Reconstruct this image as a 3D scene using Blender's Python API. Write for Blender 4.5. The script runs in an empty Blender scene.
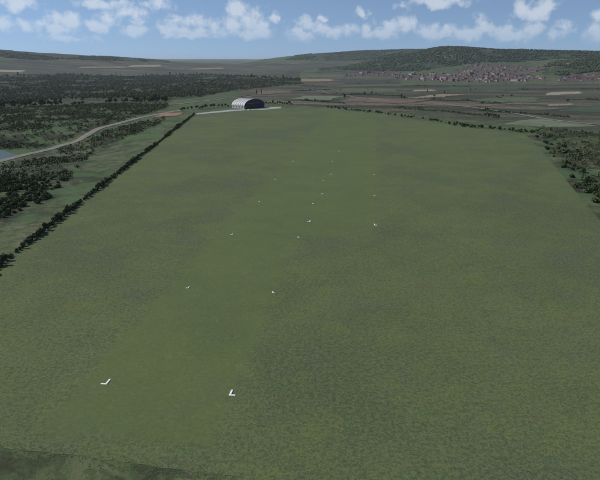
import bpy, math, random
import numpy as np
from mathutils import Vector, Matrix

random.seed(7)
rng = np.random.default_rng(7)
scene = bpy.context.scene
COL = scene.collection

# ------------------------------------------------------------------ camera
F, CX, CY, HORIZON, CAM_H = 560.0, 300.0, 240.0, 62.0, 65.0
PITCH = math.atan((CY - HORIZON) / F)
cam_data = bpy.data.cameras.new('camera')
cam = bpy.data.objects.new('camera', cam_data)
COL.objects.link(cam)
cam.location = (0, 0, CAM_H)
cam.rotation_euler = (math.pi / 2 - PITCH, 0, 0)
cam_data.sensor_fit = 'HORIZONTAL'
cam_data.sensor_width = 36.0
cam_data.lens = 36.0 * F / 600.0
cam_data.clip_start = 1.0
cam_data.clip_end = 150000.0
scene.camera = cam

# ------------------------------------------------------------------ view, light, sky
scene.view_settings.view_transform = 'Standard'
scene.view_settings.look = 'None'
scene.view_settings.gamma = 1.0
scene.view_settings.use_curve_mapping = False
scene.view_settings.exposure = 0.36
scene.cycles.use_denoising = True
scene.cycles.max_bounces = 3
scene.cycles.diffuse_bounces = 1
scene.cycles.volume_bounces = 0
scene.cycles.transparent_max_bounces = 8

SUN_AZ = math.radians(-82)     # measured from +Y (view direction) towards +X: the sun stands on the left
SUN_EL = math.radians(42)
sun_data = bpy.data.lights.new('sun', 'SUN')
sun_data.energy = 3.0
sun_data.angle = math.radians(0.53)
sun_data.color = (1.0, 0.955, 0.88)
sun = bpy.data.objects.new('sun', sun_data)
COL.objects.link(sun)
sd = Vector((math.sin(SUN_AZ) * math.cos(SUN_EL), math.cos(SUN_AZ) * math.cos(SUN_EL), math.sin(SUN_EL)))
sun.rotation_euler = (-sd).to_track_quat('-Z', 'Y').to_euler()
sun.location = (-600, 100, 900)

cp, sp = math.cos(PITCH), math.sin(PITCH)


def pix_dir(px, py):
    x = (np.asarray(px, float) - CX) / F
    v = (CY - np.asarray(py, float)) / F
    return np.stack([x, cp + v * sp, -sp + v * cp], -1)


def pix_flat(px, py, z=0.0):
    d = pix_dir(px, py)
    t = (z - CAM_H) / d[..., 2]
    return d[..., :2] * t[..., None]


def project(x, y, z):
    zz = z - CAM_H
    zc = y * cp - zz * sp
    yc = y * sp + zz * cp
    zc_s = np.where(zc > 1, zc, np.nan)
    return CX + F * x / zc_s, CY - F * yc / zc_s, zc


# --- node helpers
def nd(nt, kind, loc=None, **kw):
    n = nt.nodes.new(kind)
    for k, v in kw.items():
        setattr(n, k, v)
    return n


def link(nt, a, b):
    nt.links.new(a, b)


def math_n(nt, op, a, b=None, clamp=False):
    n = nt.nodes.new('ShaderNodeMath')
    n.operation = op
    n.use_clamp = clamp
    for i, v in enumerate((a, b)):
        if v is None:
            continue
        if isinstance(v, (int, float)):
            n.inputs[i].default_value = v
        else:
            nt.links.new(v, n.inputs[i])
    return n.outputs[0]


def srgb(r, g, b):
    def f(c):
        c /= 255.0
        return c / 12.92 if c <= 0.04045 else ((c + 0.055) / 1.055) ** 2.4
    return (f(r), f(g), f(b), 1.0)


world = bpy.data.worlds.new('World')
scene.world = world
world.use_nodes = True
wt = world.node_tree
wt.nodes.clear()
w_out = nd(wt, 'ShaderNodeOutputWorld')
sky = nd(wt, 'ShaderNodeTexSky')
sky.sky_type = 'NISHITA'
sky.sun_disc = False
sky.sun_elevation = SUN_EL
sky.sun_rotation = SUN_AZ
sky.altitude = 300
sky.air_density = 1.0
sky.dust_density = 0.0
sky.ozone_density = 2.0
bg_sky = nd(wt, 'ShaderNodeBackground')
bg_sky.inputs['Strength'].default_value = 0.088

bg_cloud = nd(wt, 'ShaderNodeBackground')
bg_cloud.inputs['Color'].default_value = (0.60, 0.645, 0.70, 1)
bg_cloud.inputs['Strength'].default_value = 0.95
tc = nd(wt, 'ShaderNodeTexCoord')
sep = nd(wt, 'ShaderNodeSeparateXYZ')
# clear, clean air: look the sky colour up somewhat higher than the ray, all round, so the horizon stays pale blue
lift = nd(wt, 'ShaderNodeVectorMath', operation='MULTIPLY_ADD')
link(wt, tc.outputs['Generated'], lift.inputs[0])
lift.inputs[1].default_value = (1, 1, 1.25)
lift.inputs[2].default_value = (0, 0, 0.155)
nrm_ = nd(wt, 'ShaderNodeVectorMath', operation='NORMALIZE')
link(wt, lift.outputs[0], nrm_.inputs[0])
link(wt, nrm_.outputs[0], sky.inputs['Vector'])
tint = nd(wt, 'ShaderNodeMix')
tint.data_type = 'RGBA'
tint.blend_type = 'MULTIPLY'
tint.inputs[0].default_value = 1.0
tint.inputs[7].default_value = (1.0, 1.0, 1.0, 1)
link(wt, sky.outputs[0], tint.inputs[6])
link(wt, tint.outputs[2], bg_sky.inputs['Color'])
link(wt, tc.outputs['Generated'], sep.inputs[0])
az = math_n(wt, 'ARCTAN2', sep.outputs[0], sep.outputs[1])
el = math_n(wt, 'ARCSINE', sep.outputs[2])
comb = nd(wt, 'ShaderNodeCombineXYZ')
link(wt, az, comb.inputs[0])
link(wt, el, comb.inputs[1])
# domain warp so that the cumulus lobes get a ragged outline
wn = nd(wt, 'ShaderNodeTexNoise')
wn.inputs['Scale'].default_value = 55
wn.inputs['Detail'].default_value = 6
wn.inputs['Roughness'].default_value = 0.62
link(wt, comb.outputs[0], wn.inputs['Vector'])
fine = nd(wt, 'ShaderNodeTexNoise')
fine.inputs['Scale'].default_value = 38
fine.inputs['Detail'].default_value = 8
fine.inputs['Roughness'].default_value = 0.6
link(wt, comb.outputs[0], fine.inputs['Vector'])

# cumulus lobes (direction taken from the photograph; the same kind of lobes goes on all round the horizon)
LOBES = [(12, 4, 20, 6), (45, 25, 13, 7), (58, 18, 10, 8), (70, 22, 11, 8), (57, 28, 22, 6), (3, 25, 9, 7), (24, 26, 7, 5),
         (100, 27, 15, 6), (112, 18, 13, 9), (125, 14, 15, 8), (138, 18, 9, 9), (103, 4, 24, 4), (138, 30, 17, 5),
         (158, 5, 14, 6), (178, 20, 13, 6), (195, 22, 14, 7), (175, 30, 18, 6), (198, 32, 14, 5),
         (239, 11, 10, 10), (249, 20, 17, 13), (231, 25, 14, 9), (263, 27, 11, 7), (214, 24, 10, 7), (245, 33, 26, 6),
         (273, 18, 7, 5), (308, 24, 11, 7), (298, 30, 10, 9), (321, 30, 13, 6), (303, 35, 22, 6), (322, 18, 4, 3),
         (346, 30, 13, 5), (335, 32, 15, 6), (362, 15, 6, 6), (366, 28, 8, 6), (390, 28, 13, 6), (405, 26, 11, 8),
         (425, 32, 17, 8), (380, 34, 20, 6), (447, 30, 11, 6), (481, 22, 8, 7), (485, 28, 13, 7), (468, 34, 16, 6),
         (505, 32, 11, 7), (531, 28, 11, 7), (516, 36, 14, 6), (556, 35, 11, 6), (563, 27, 9, 6), (595, 32, 8, 8),
         (598, 18, 6, 6), (524, 9, 10, 10), (545, 7, 11, 9), (535, 14, 15, 6), (430, 3, 34, 5), (70, 38, 28, 3), (190, 36, 30, 3)]
blobs = []
for (px, py, rx, ry) in LOBES:
    d = pix_dir(px, py)
    a = math.atan2(d[0], d[1])
    e = math.atan2(d[2], math.hypot(d[0], d[1]))
    blobs.append((a, e, rx / F, ry / F))
rr = random.Random(11)
for k in range(11):                                    # the band of cumulus continues outside the frame
    a = rr.uniform(0.62, 2 * math.pi - 0.62)
    if a > math.pi:
        a -= 2 * math.pi
    e = rr.uniform(0.035, 0.12) if k < 6 else rr.uniform(0.13, 0.5)
    s = 2 if k < 6 else rr.uniform(3, 5)
    for q in range(2):
        blobs.append((a + rr.uniform(-.03, .03) * s, e + rr.uniform(-.006, .014) * s, rr.uniform(.018, .034) * s, rr.uniform(.010, .018) * s))
warp = nd(wt, 'ShaderNodeVectorMath', operation='MULTIPLY_ADD')
link(wt, wn.outputs['Color'], warp.inputs[0])
warp.inputs[1].default_value = (0.034, 0.024, 0)
link(wt, comb.outputs[0], warp.inputs[2])
field = None
for (a, e, rx, ry) in blobs:
    s = nd(wt, 'ShaderNodeVectorMath', operation='MULTIPLY_ADD')
    link(wt, warp.outputs[0], s.inputs[0])
    s.inputs[1].default_value = (1 / rx, 1 / ry, 0)
    s.inputs[2].default_value = (-(a + .017) / rx, -(e + .012) / ry, 0)
    ln = nd(wt, 'ShaderNodeVectorMath', operation='LENGTH')
    link(wt, s.outputs[0], ln.inputs[0])
    field = ln.outputs['Value'] if field is None else math_n(wt, 'MINIMUM', field, ln.outputs['Value'])
g = math_n(wt, 'SUBTRACT', 1.12, field)
fn = math_n(wt, 'MULTIPLY', math_n(wt, 'SUBTRACT', fine.outputs[0], 0.5), 3.4)
g = math_n(wt, 'ADD', g, fn)
mr = nd(wt, 'ShaderNodeMapRange', interpolation_type='SMOOTHSTEP')
link(wt, g, mr.inputs['Value'])
mr.inputs['From Min'].default_value = -0.15
mr.inputs['From Max'].default_value = 1.0
mr.inputs['To Max'].default_value = 0.62
mixs = nd(wt, 'ShaderNodeMixShader')
bf = nd(wt, 'ShaderNodeMapRange', interpolation_type='SMOOTHSTEP')   # low clouds fade into the hazy air
link(wt, el, bf.inputs['Value'])
bf.inputs['From Min'].default_value = 0.02
bf.inputs['From Max'].default_value = 0.075
bf.inputs['To Min'].default_value = 0.45
link(wt, math_n(wt, 'MULTIPLY', mr.outputs[0], bf.outputs[0]), mixs.inputs[0])
link(wt, bg_sky.outputs[0], mixs.inputs[1])
link(wt, bg_cloud.outputs[0], mixs.inputs[2])
link(wt, mixs.outputs[0], w_out.inputs['Surface'])
world.cycles.sampling_method = 'MANUAL'
world.cycles.sample_map_resolution = 512


# ------------------------------------------------------------------ object helpers
def tag(o, label=None, cat=None, group=None, kind=None):
    if label: o['label'] = label
    if cat: o['category'] = cat
    if group: o['group'] = group
    if kind: o['kind'] = kind
    return o


def add_obj(name, data, parent=None):
    o = bpy.data.objects.new(name, data)
    COL.objects.link(o)
    if parent is not None:
        o.parent = parent
    return o


def mesh_py(name, verts, faces, mats=(), smooth=False, midx=None):
    me = bpy.data.meshes.new(name)
    me.from_pydata([tuple(map(float, v)) for v in verts], [], faces)
    for m in mats:
        me.materials.append(m)
    if midx is not None:
        me.polygons.foreach_set('material_index', midx)
    if smooth:
        me.polygons.foreach_set('use_smooth', [True] * len(me.polygons))
    me.update()
    return me


def mesh_np(name, verts, faces, mats=(), smooth=False):
    """verts (n,3), faces (m,k) all of one size"""
    verts = np.ascontiguousarray(verts, np.float32)
    faces = np.ascontiguousarray(faces, np.int32)
    m, k = faces.shape
    me = bpy.data.meshes.new(name)
    me.vertices.add(len(verts))
    me.vertices.foreach_set('co', verts.ravel())
    me.loops.add(m * k)
    me.loops.foreach_set('vertex_index', faces.ravel())
    me.polygons.add(m)
    me.polygons.foreach_set('loop_start', np.arange(0, m * k, k, dtype=np.int32))
    me.polygons.foreach_set('use_smooth', np.full(m, smooth, bool))
    for mt in mats:
        me.materials.append(mt)
    me.update(calc_edges=True)
    return me


# --- lattice noise
def vnoise(x, y, seed=0):
    xi = np.floor(x).astype(np.int64)
    yi = np.floor(y).astype(np.int64)
    xf, yf = x - xi, y - yi
    u, v = xf * xf * (3 - 2 * xf), yf * yf * (3 - 2 * yf)

    def h(i, j):
        n = (i * 374761393 + j * 668265263 + seed * 974711) & 0x7fffffff
        n = ((n ^ (n >> 13)) * 1274126177) & 0x7fffffff
        return ((n ^ (n >> 16)) & 0xffff) / 65535.0
    a, b, c, d = h(xi, yi), h(xi + 1, yi), h(xi, yi + 1), h(xi + 1, yi + 1)
    return (a * (1 - u) + b * u) * (1 - v) + (c * (1 - u) + d * u) * v


def fbm(x, y, oct=4, seed=0):
    s, a, t = 0, 1.0, 0
    for i in range(oct):
        s = s + a * vnoise(x * 2 ** i, y * 2 ** i, seed + i * 17)
        t += a
        a *= 0.5
    return s / t


def smooth01(t):
    t = np.clip(t, 0, 1)
    return t * t * (3 - 2 * t)


def in_poly(px, py, poly):
    px, py = np.asarray(px, float), np.asarray(py, float)
    res = np.zeros(px.shape, bool)
    n = len(poly)
    with np.errstate(all='ignore'):
        for i in range(n):
            (x0, y0), (x1, y1) = poly[i], poly[(i + 1) % n]
            if y0 == y1:
                continue
            c = ((y0 > py) != (y1 > py)) & (px < (x1 - x0) * (py - y0) / (y1 - y0) + x0)
            res ^= c
    return res


def seg_dist(x, y, pts, closed=False):
    best = np.full(np.shape(x), 1e12)
    par = np.zeros(np.shape(x))
    n = len(pts)
    for i in range(n if closed else n - 1):
        a, b = pts[i], pts[(i + 1) % n]
        dx, dy = b[0] - a[0], b[1] - a[1]
        t = np.clip(((x - a[0]) * dx + (y - a[1]) * dy) / (dx * dx + dy * dy), 0, 1)
        d = np.hypot(x - a[0] - t * dx, y - a[1] - t * dy)
        m = d < best
        best = np.where(m, d, best)
        par = np.where(m, i + t, par)
    return best, par


# ------------------------------------------------------------------ the airfield outline, on the level plateau
def isect(p, q, r, s):
    p, q, r, s = map(np.asarray, (p, q, r, s))
    d1, d2 = q - p, s - r
    t = ((r[0] - p[0]) * d2[1] - (r[1] - p[1]) * d2[0]) / (d1[0] * d2[1] - d1[1] * d2[0])
    return p + t * d1


G = lambda a, b: pix_flat(a, b)
left_a, left_b = G(5, 265), G(195, 115)
right_pts = [G(525, 134), G(547, 157), G(580, 197), G(597, 217)]
bot_a, bot_b = G(0, 446), G(250, 479)
corner_bl = isect(left_a, left_b, bot_a, bot_b)
corner_br = isect(right_pts[2], right_pts[3], bot_a, bot_b)
far_pts = [G(*p) for p in [(195, 113.6), (240, 111), (281, 107.6), (330, 108.5), (385, 115), (440, 123), (460, 127), (500, 131)]]
FIELD = [corner_bl, left_a, left_b] + far_pts[1:] + right_pts + [corner_br]
FIELD = [np.array(p, float) for p in FIELD]


# ------------------------------------------------------------------ terrain height
def at_dist(px, py, D):
    d = pix_dir(px, py)
    h = math.hypot(d[0], d[1])
    return (d[0] / h * D, d[1] / h * D, CAM_H + d[2] / h * D)


RIDGES = [  # (points as pixel x, pixel y, distance in m), half width
    ([(262, 64, 9500), (285, 59.5, 9500), (300, 55.5, 9300), (330, 52.5, 9000), (360, 50.5, 9000), (400, 49.5, 9000), (470, 48, 9300)], 1500),
    ([(352, 66, 5200), (385, 59, 5300), (415, 51, 5500), (443, 46.3, 5600), (462, 46.5, 5700), (500, 49, 5800), (560, 50.5, 5900), (610, 51, 6000), (760, 54, 6000), (980, 58, 5800)], 950),
    ([(520, 70, 3700), (552, 63, 3700), (580, 58.5, 3800), (605, 56.5, 3900), (700, 55, 4000), (860, 60, 4200)], 520),
    ([(-420, 52, 6800), (-200, 47, 6900), (-60, 47.5, 7000), (0, 50, 7000), (40, 53.5, 7000), (90, 56.5, 7200), (130, 59, 7400), (165, 62.5, 7600)], 1300),
    ([(60, 58, 15000), (110, 59.6, 15000), (170, 60.3, 16000), (235, 60.6, 17000), (300, 61, 17000), (380, 59, 17000)], 2500),
    ([(-600, 56, 26000), (-100, 58.5, 27000), (230, 59.2, 27000), (600, 58.5, 27000), (1200, 56, 26000)], 4000),
]
RIDGES = [([at_dist(*p) for p in pts], w) for pts, w in RIDGES]
DROP = 34.0
PX_POND = (4, 156.5)
POND_C = pix_flat(*PX_POND, z=-9.0)


def height_raw(x, y):
    d, _ = seg_dist(x, y, FIELD, True)
    d = np.where(in_poly(x, y, FIELD), 0, d)
    z = -DROP * smooth01(d / 1300.0)
    far = smooth01((d - 40) / 600.0)
    z = z + far * ((fbm(x / 420, y / 420, 3, 3) - 0.5) * 9) + smooth01((d - 15) / 120) * (fbm(x / 70, y / 70, 2, 9) - .5) * 1.6
    z = z + smooth01((d - 1500) / 3000) * (fbm(x / 1700, y / 1700, 3, 5) - 0.5) * 26
    tot = np.zeros_like(z)
    for pts, w in RIDGES:
        dd, par = seg_dist(x, y, pts)
        zz = np.interp(par, np.arange(len(pts)), [p[2] for p in pts])
        amp = np.maximum(zz + DROP, 0)
        rough = 1 + (fbm(x / 900, y / 900, 4, 21) - 0.5) * 0.55 * smooth01(dd / (w * .6)) + (fbm(x / 260, y / 260, 2, 8) - .5) * .05
        c = amp * rough * np.exp(-(dd / w) ** 2)
        tot = np.maximum(tot, c) + 0.12 * np.minimum(tot, c)
    return z + tot


def height_fn(x, y):
    z = height_raw(x, y)
    zp = -9.0
    r = np.hypot((x - POND_C[0]) / 1.0, (y - POND_C[1]) / 1.0)
    k = 1 - smooth01((r - 45) / 90)
    return z * (1 - k) + zp * k


NX, NY, A_ = 470, 560, 1100.0
Y0 = 420.0
ux = np.linspace(math.asinh(-42000 / A_), math.asinh(42000 / A_), NX)
uy = np.linspace(math.asinh((-6000 - Y0) / A_), math.asinh((44000 - Y0) / A_), NY)
gx, gy = A_ * np.sinh(ux), Y0 + A_ * np.sinh(uy)
GX, GY = np.meshgrid(gx, gy)
GZ = height_fn(GX, GY)


def ground_z(x, y):
    x, y = np.asarray(x, float), np.asarray(y, float)
    fx = np.clip((np.arcsinh(x / A_) - ux[0]) / (ux[1] - ux[0]), 0, NX - 1.001)
    fy = np.clip((np.arcsinh((y - Y0) / A_) - uy[0]) / (uy[1] - uy[0]), 0, NY - 1.001)
    i, j = fx.astype(int), fy.astype(int)
    u = (x - gx[i]) / (gx[i + 1] - gx[i])
    v = (y - gy[j]) / (gy[j + 1] - gy[j])
    a, b2, c2, d2 = GZ[j, i], GZ[j, i + 1], GZ[j + 1, i + 1], GZ[j + 1, i]
    return np.where(u > v, a + u * (b2 - a) + v * (c2 - b2), a + v * (d2 - a) + u * (c2 - d2))


TS = np.concatenate([np.geomspace(60, 40000, 900)])


def pix_ground(px, py):
    """first hit of the view ray through a pixel with the terrain"""
    px, py = np.atleast_1d(np.asarray(px, float)), np.atleast_1d(np.asarray(py, float))
    out = np.zeros(px.shape + (3,))
    for k in range(px.size):
        d = pix_dir(px.flat[k], py.flat[k])
        d = d / np.linalg.norm(d)
        X, Y, Z = d[0] * TS, d[1] * TS, CAM_H + d[2] * TS
        below = Z < ground_z(X, Y)
        i = int(np.argmax(below)) if below.any() else len(TS) - 1
        lo, hi = TS[max(i - 1, 0)], TS[i]
        for _ in range(18):
            m = .5 * (lo + hi)
            if CAM_H + d[2] * m < float(ground_z(d[0] * m, d[1] * m)):
                hi = m
            else:
                lo = m
        p = d * hi
        out.reshape(-1, 3)[k] = (p[0], p[1], float(ground_z(p[0], p[1])))
    return out


# ------------------------------------------------------------------ land cover (where woods, farmland, scrub and town lie)
WOOD_POLYS = [
    [(-300, 80), (0, 76), (60, 74), (130, 77), (200, 74), (260, 77), (300, 79), (303, 84), (270, 87), (235, 91), (200, 97), (160, 103), (110, 104), (60, 107), (0, 108), (-300, 118)],
    [(340, 67.5), (380, 59), (415, 50), (445, 44), (470, 44), (520, 46), (600, 49), (760, 50), (760, 59), (600, 57), (560, 59), (520, 62), (480, 62.5), (455, 66), (425, 70), (390, 69.5)],
    [(535, 69), (555, 62), (600, 57), (760, 54), (760, 75), (600, 71), (565, 76), (545, 74)],
    [(-300, 45), (-60, 46), (0, 49), (60, 53), (130, 57.5), (175, 61.5), (150, 61.8), (100, 60.2), (60, 59), (30, 60), (0, 57), (-300, 57)],
    [(284, 60), (300, 54), (340, 51), (400, 48), (420, 50), (400, 56), (360, 61), (320, 60.5)],
    [(318, 67.5), (350, 66.5), (425, 69), (420, 71.5), (360, 70.5), (318, 70)],
]
SCRUB_POLYS = [
    [(-300, 118), (0, 108), (110, 104), (172, 104), (165, 110), (140, 116), (98, 127), (60, 144), (0, 160), (-300, 240)],
    [(-300, 260), (0, 168), (60, 151), (100, 133), (140, 122), (168, 117), (150, 127), (120, 141), (98, 150), (80, 165), (62, 180), (40, 200), (0, 216), (-300, 330)],
    [(529, 134), (545, 128), (600, 133), (760, 150), (760, 420), (600, 218), (584, 198), (550, 157)],
]
FARM_POLYS = [
    [(-400, 66), (0, 60), (130, 60.5), (250, 62), (290, 63), (330, 61), (360, 62), (350, 67), (318, 68), (300, 73), (300, 79), (260, 77), (200, 74), (130, 77), (60, 74), (0, 76), (-400, 82)],
    [(235, 91), (270, 87), (303, 84), (318, 70), (400, 71), (400, 84), (520, 84), (600, 80), (900, 90), (900, 150), (600, 133), (545, 128), (450, 118), (385, 112), (330, 107), (285, 105), (262, 100), (240, 97)],
]
TOWN_POLYS = [
    [(384, 74.5), (430, 73), (470, 73), (530, 74.5), (548, 79), (520, 82.5), (440, 82), (396, 79.5)],
    [(455, 70), (475, 64.5), (505, 65), (545, 67.5), (540, 72), (500, 73), (460, 73)],
    [(556, 77), (600, 72), (700, 74), (700, 82), (600, 81), (560, 82)],
    [(342, 73), (400, 71.5), (400, 76), (345, 76.5)],
    [(536, 68), (545, 64.5), (574, 61), (576, 63.5), (555, 67)],
]


def cover(x, y, z):
    px, py, zc = project(x, y, z)
    px = np.where(np.isfinite(px), px, -9999)
    py = np.where(np.isfinite(py), py, -9999)
    jx = (fbm(x / 160, y / 160, 3, 31) - .5)
    wob = jx * np.clip(4000 / np.maximum(zc, 200), 1, 14)
    f = [np.zeros(np.shape(x), bool) for _ in range(4)]
    for k, polys in enumerate((WOOD_POLYS, FARM_POLYS, SCRUB_POLYS, TOWN_POLYS)):
        for p in polys:
            f[k] |= in_poly(px + wob * 2.0, py + wob * 0.5, p)
    return f


w_, f_, s_, t_ = cover(GX, GY, GZ)
covr = np.zeros((NY, NX, 4), np.float32)
covr[..., 0] = w_
covr[..., 1] = f_ & ~w_
covr[..., 2] = s_
covr[..., 3] = t_


# ------------------------------------------------------------------ materials
def new_mat(name):
    m = bpy.data.materials.new(name)
    m.use_nodes = True
    nt = m.node_tree
    b = nt.nodes['Principled BSDF']
    b.inputs['Roughness'].default_value = 0.95
    b.inputs['Specular IOR Level'].default_value = 0.15
    return m, nt, b


def noise_n(nt, vec, scale, detail=4, rough=0.55, dist=0.0):
    n = nd(nt, 'ShaderNodeTexNoise')
    n.inputs['Scale'].default_value = scale
    n.inputs['Detail'].default_value = detail
    n.inputs['Roughness'].default_value = rough
    n.inputs['Distortion'].default_value = dist
    link(nt, vec, n.inputs['Vector'])
    return n.outputs[0]


def ramp_n(nt, fac, stops, interp='LINEAR'):
    r = nd(nt, 'ShaderNodeValToRGB')
    r.color_ramp.interpolation = interp
    el_ = r.color_ramp.elements
    while len(el_) < len(stops):
        el_.new(0.5)
    for e_, (p, c) in zip(el_, stops):
        e_.position = p
        e_.color = c if len(c) == 4 else (*c, 1)
    link(nt, fac, r.inputs[0])
    return r.outputs[0]


def mix_n(nt, fac, a, b, mode='MIX'):
    n = nd(nt, 'ShaderNodeMix')
    n.data_type = 'RGBA'
    n.blend_type = mode
    for sock, v in ((n.inputs['Factor'], fac), (n.inputs['A'], a), (n.inputs['B'], b)):
        if isinstance(v, (int, float)):
            sock.default_value = v
        elif isinstance(v, tuple):
            sock.default_value = v if len(v) == 4 else (*v, 1)
        else:
            link(nt, v, sock)
    # RGBA sockets: pick the colour ones explicitly
    return [o for o in n.outputs if o.type == 'RGBA'][0]


def mixc(nt, fac, a, b, mode='MIX'):
    n = nd(nt, 'ShaderNodeMix')
    n.data_type = 'RGBA'
    n.blend_type = mode
    ins = {'f': n.inputs[0], 'a': n.inputs[6], 'b': n.inputs[7]}
    for k, v in (('f', fac), ('a', a), ('b', b)):
        if isinstance(v, (int, float)):
            ins[k].default_value = v
        elif isinstance(v, (tuple, list)):
            ins[k].default_value = tuple(v) if len(v) == 4 else (*v, 1)
        else:
            link(nt, v, ins[k])
    return n.outputs[2]


def step_n(nt, v, lo, hi):
    m = nd(nt, 'ShaderNodeMapRange', interpolation_type='SMOOTHSTEP')
    link(nt, v, m.inputs['Value'])
    m.inputs['From Min'].default_value = lo
    m.inputs['From Max'].default_value = hi
    return m.outputs[0]


def bump_n(nt, bsdf, h, strength, distance):
    b = nd(nt, 'ShaderNodeBump')
    b.inputs['Strength'].default_value = strength
    b.inputs['Distance'].default_value = distance
    link(nt, h, b.inputs['Height'])
    link(nt, b.outputs[0], bsdf.inputs['Normal'])


def pos_vec(nt):
    return nd(nt, 'ShaderNodeNewGeometry').outputs['Position']


# runway frame: along-runway axis through the picture's vanishing point
vp = pix_dir(376, 62)
RW_ANG = math.atan2(vp[0], vp[1])            # clockwise from +Y
RW_DIR = np.array([math.sin(RW_ANG), math.cos(RW_ANG)])
RW_NRM = np.array([math.cos(RW_ANG), -math.sin(RW_ANG)])   # to the right


def grass_color(nt, P, mown=None):
    """rough pasture: olive green, dull patches, brown and dark specks; mown: smoother, a touch lighter"""
    n_big = noise_n(nt, P, 0.013, 3, 0.5, 0.3)
    n_mid = noise_n(nt, P, 0.055, 3, 0.62, 0.4)
    n_tuft = noise_n(nt, P, 0.33, 3, 0.68, 0.3)
    n_fine = noise_n(nt, P, 1.1, 3, 0.72)
    n_speck = noise_n(nt, P, 2.6, 2, 0.7)
    n_brown = noise_n(nt, P, 0.55, 4, 0.75, 0.4)
    keep = 1.0 if mown is None else math_n(nt, 'SUBTRACT', 1.0, math_n(nt, 'MULTIPLY', mown, 0.38))

    def amt(v, k):
        return math_n(nt, 'MULTIPLY', math_n(nt, 'MULTIPLY', v, k), keep)
    base = ramp_n(nt, n_mid, [(0.36, (0.080, 0.112, 0.043)), (0.5, (0.090, 0.125, 0.046)), (0.64, (0.103, 0.137, 0.050))])
    base = mixc(nt, amt(step_n(nt, n_big, 0.47, 0.62), 0.72), base, (0.064, 0.089, 0.047))
    base = mixc(nt, amt(step_n(nt, n_big, 0.47, 0.36), 0.40), base, (0.112, 0.122, 0.056))
    n_yel = noise_n(nt, P, 0.09, 3, 0.7, 0.5)
    n_gry = noise_n(nt, P, 0.04, 3, 0.65, 0.5)
    base = mixc(nt, amt(step_n(nt, n_yel, 0.53, 0.64), 0.50), base, (0.122, 0.142, 0.040))
    base = mixc(nt, amt(step_n(nt, n_yel, 0.46, 0.36), 0.28), base, (0.108, 0.100, 0.058))
    base = mixc(nt, amt(step_n(nt, n_gry, 0.53, 0.62), 0.45), base, (0.078, 0.094, 0.066))
    base = mixc(nt, amt(step_n(nt, n_tuft, 0.50, 0.64), 0.34), base, (0.062, 0.080, 0.040))
    base = mixc(nt, amt(step_n(nt, n_brown, 0.54, 0.64), 0.45), base, (0.135, 0.105, 0.058))
    base = mixc(nt, amt(step_n(nt, n_fine, 0.46, 0.62), 0.42), base, (0.145, 0.168, 0.068))
    base = mixc(nt, amt(step_n(nt, n_fine, 0.50, 0.38), 0.45), base, (0.050, 0.066, 0.034))
    base = mixc(nt, amt(step_n(nt, n_speck, 0.53, 0.63), 0.42), base, (0.165, 0.175, 0.090))
    base = mixc(nt, amt(step_n(nt, n_speck, 0.47, 0.37), 0.45), base, (0.045, 0.058, 0.030))
    return base, n_fine, n_speck


# ground sheet
m_ground, nt, b = new_mat('countryside')
P = pos_vec(nt)
cv = nd(nt, 'ShaderNodeVertexColor', layer_name='cover')
sepc = nd(nt, 'ShaderNodeSeparateColor')
link(nt, cv.outputs['Color'], sepc.inputs[0])
n1 = noise_n(nt, P, 0.004, 6, 0.6, 0.5)
n2 = noise_n(nt, P, 0.028, 6, 0.68, 0.7)
n25 = noise_n(nt, P, 0.10, 6, 0.75, 0.8)
n3 = noise_n(nt, P, 0.25, 5, 0.7)
meadow = ramp_n(nt, n2, [(0.38, (0.048, 0.060, 0.032)), (0.46, (0.078, 0.106, 0.046)), (0.54, (0.096, 0.124, 0.054)), (0.62, (0.134, 0.134, 0.076))])
# farmland parcels: rotated, box-shaped cells
rot = nd(nt, 'ShaderNodeMapping')
rot.inputs['Rotation'].default_value = (0, 0, math.radians(24))
rot.inputs['Scale'].default_value = (0.0026, 0.0085, 0.0)
link(nt, P, rot.inputs['Vector'])
wob = nd(nt, 'ShaderNodeVectorMath', operation='MULTIPLY_ADD')
nw = nd(nt, 'ShaderNodeTexNoise')
nw.inputs['Scale'].default_value = 0.002
link(nt, P, nw.inputs['Vector'])
link(nt, nw.outputs['Color'], wob.inputs[0])
wob.inputs[1].default_value = (1.1, 1.1, 0)
link(nt, rot.outputs[0], wob.inputs[2])
vor = nd(nt, 'ShaderNodeTexVoronoi')
vor.feature = 'F1'
vor.distance = 'CHEBYCHEV'
vor.inputs['Scale'].default_value = 1.0
vor.inputs['Randomness'].default_value = 0.85
link(nt, wob.outputs[0], vor.inputs['Vector'])
sepv = nd(nt, 'ShaderNodeSeparateColor')
link(nt, vor.outputs['Color'], sepv.inputs[0])
parcel = ramp_n(nt, sepv.outputs[0], [(0.0, (0.055, 0.058, 0.038)), (0.16, (0.105, 0.112, 0.070)), (0.28, (0.036, 0.042, 0.028)), (0.40, (0.082, 0.094, 0.054)), (0.50, (0.140, 0.130, 0.092)),
                                      (0.58, (0.072, 0.060, 0.046)), (0.70, (0.066, 0.076, 0.046)), (0.80, (0.118, 0.092, 0.070)), (0.88, (0.088, 0.098, 0.058)), (0.96, (0.20, 0.165, 0.12))], 'CONSTANT')
parcel = mixc(nt, math_n(nt, 'MULTIPLY', step_n(nt, n2, 0.50, 0.60), 0.55), parcel, (0.045, 0.055, 0.036))
parcel = mixc(nt, math_n(nt, 'MULTIPLY', step_n(nt, n1, 0.5, 0.7), 0.4), parcel, (0.105, 0.10, 0.075))
woodfloor = ramp_n(nt, n2, [(0.40, (0.020, 0.025, 0.016)), (0.52, (0.034, 0.040, 0.024)), (0.60, (0.075, 0.078, 0.048))])
scrub = ramp_n(nt, n2, [(0.42, (0.026, 0.030, 0.017)), (0.48, (0.042, 0.048, 0.026)), (0.53, (0.072, 0.086, 0.043)), (0.59, (0.092, 0.108, 0.055)), (0.66, (0.135, 0.130, 0.080))])
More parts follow.
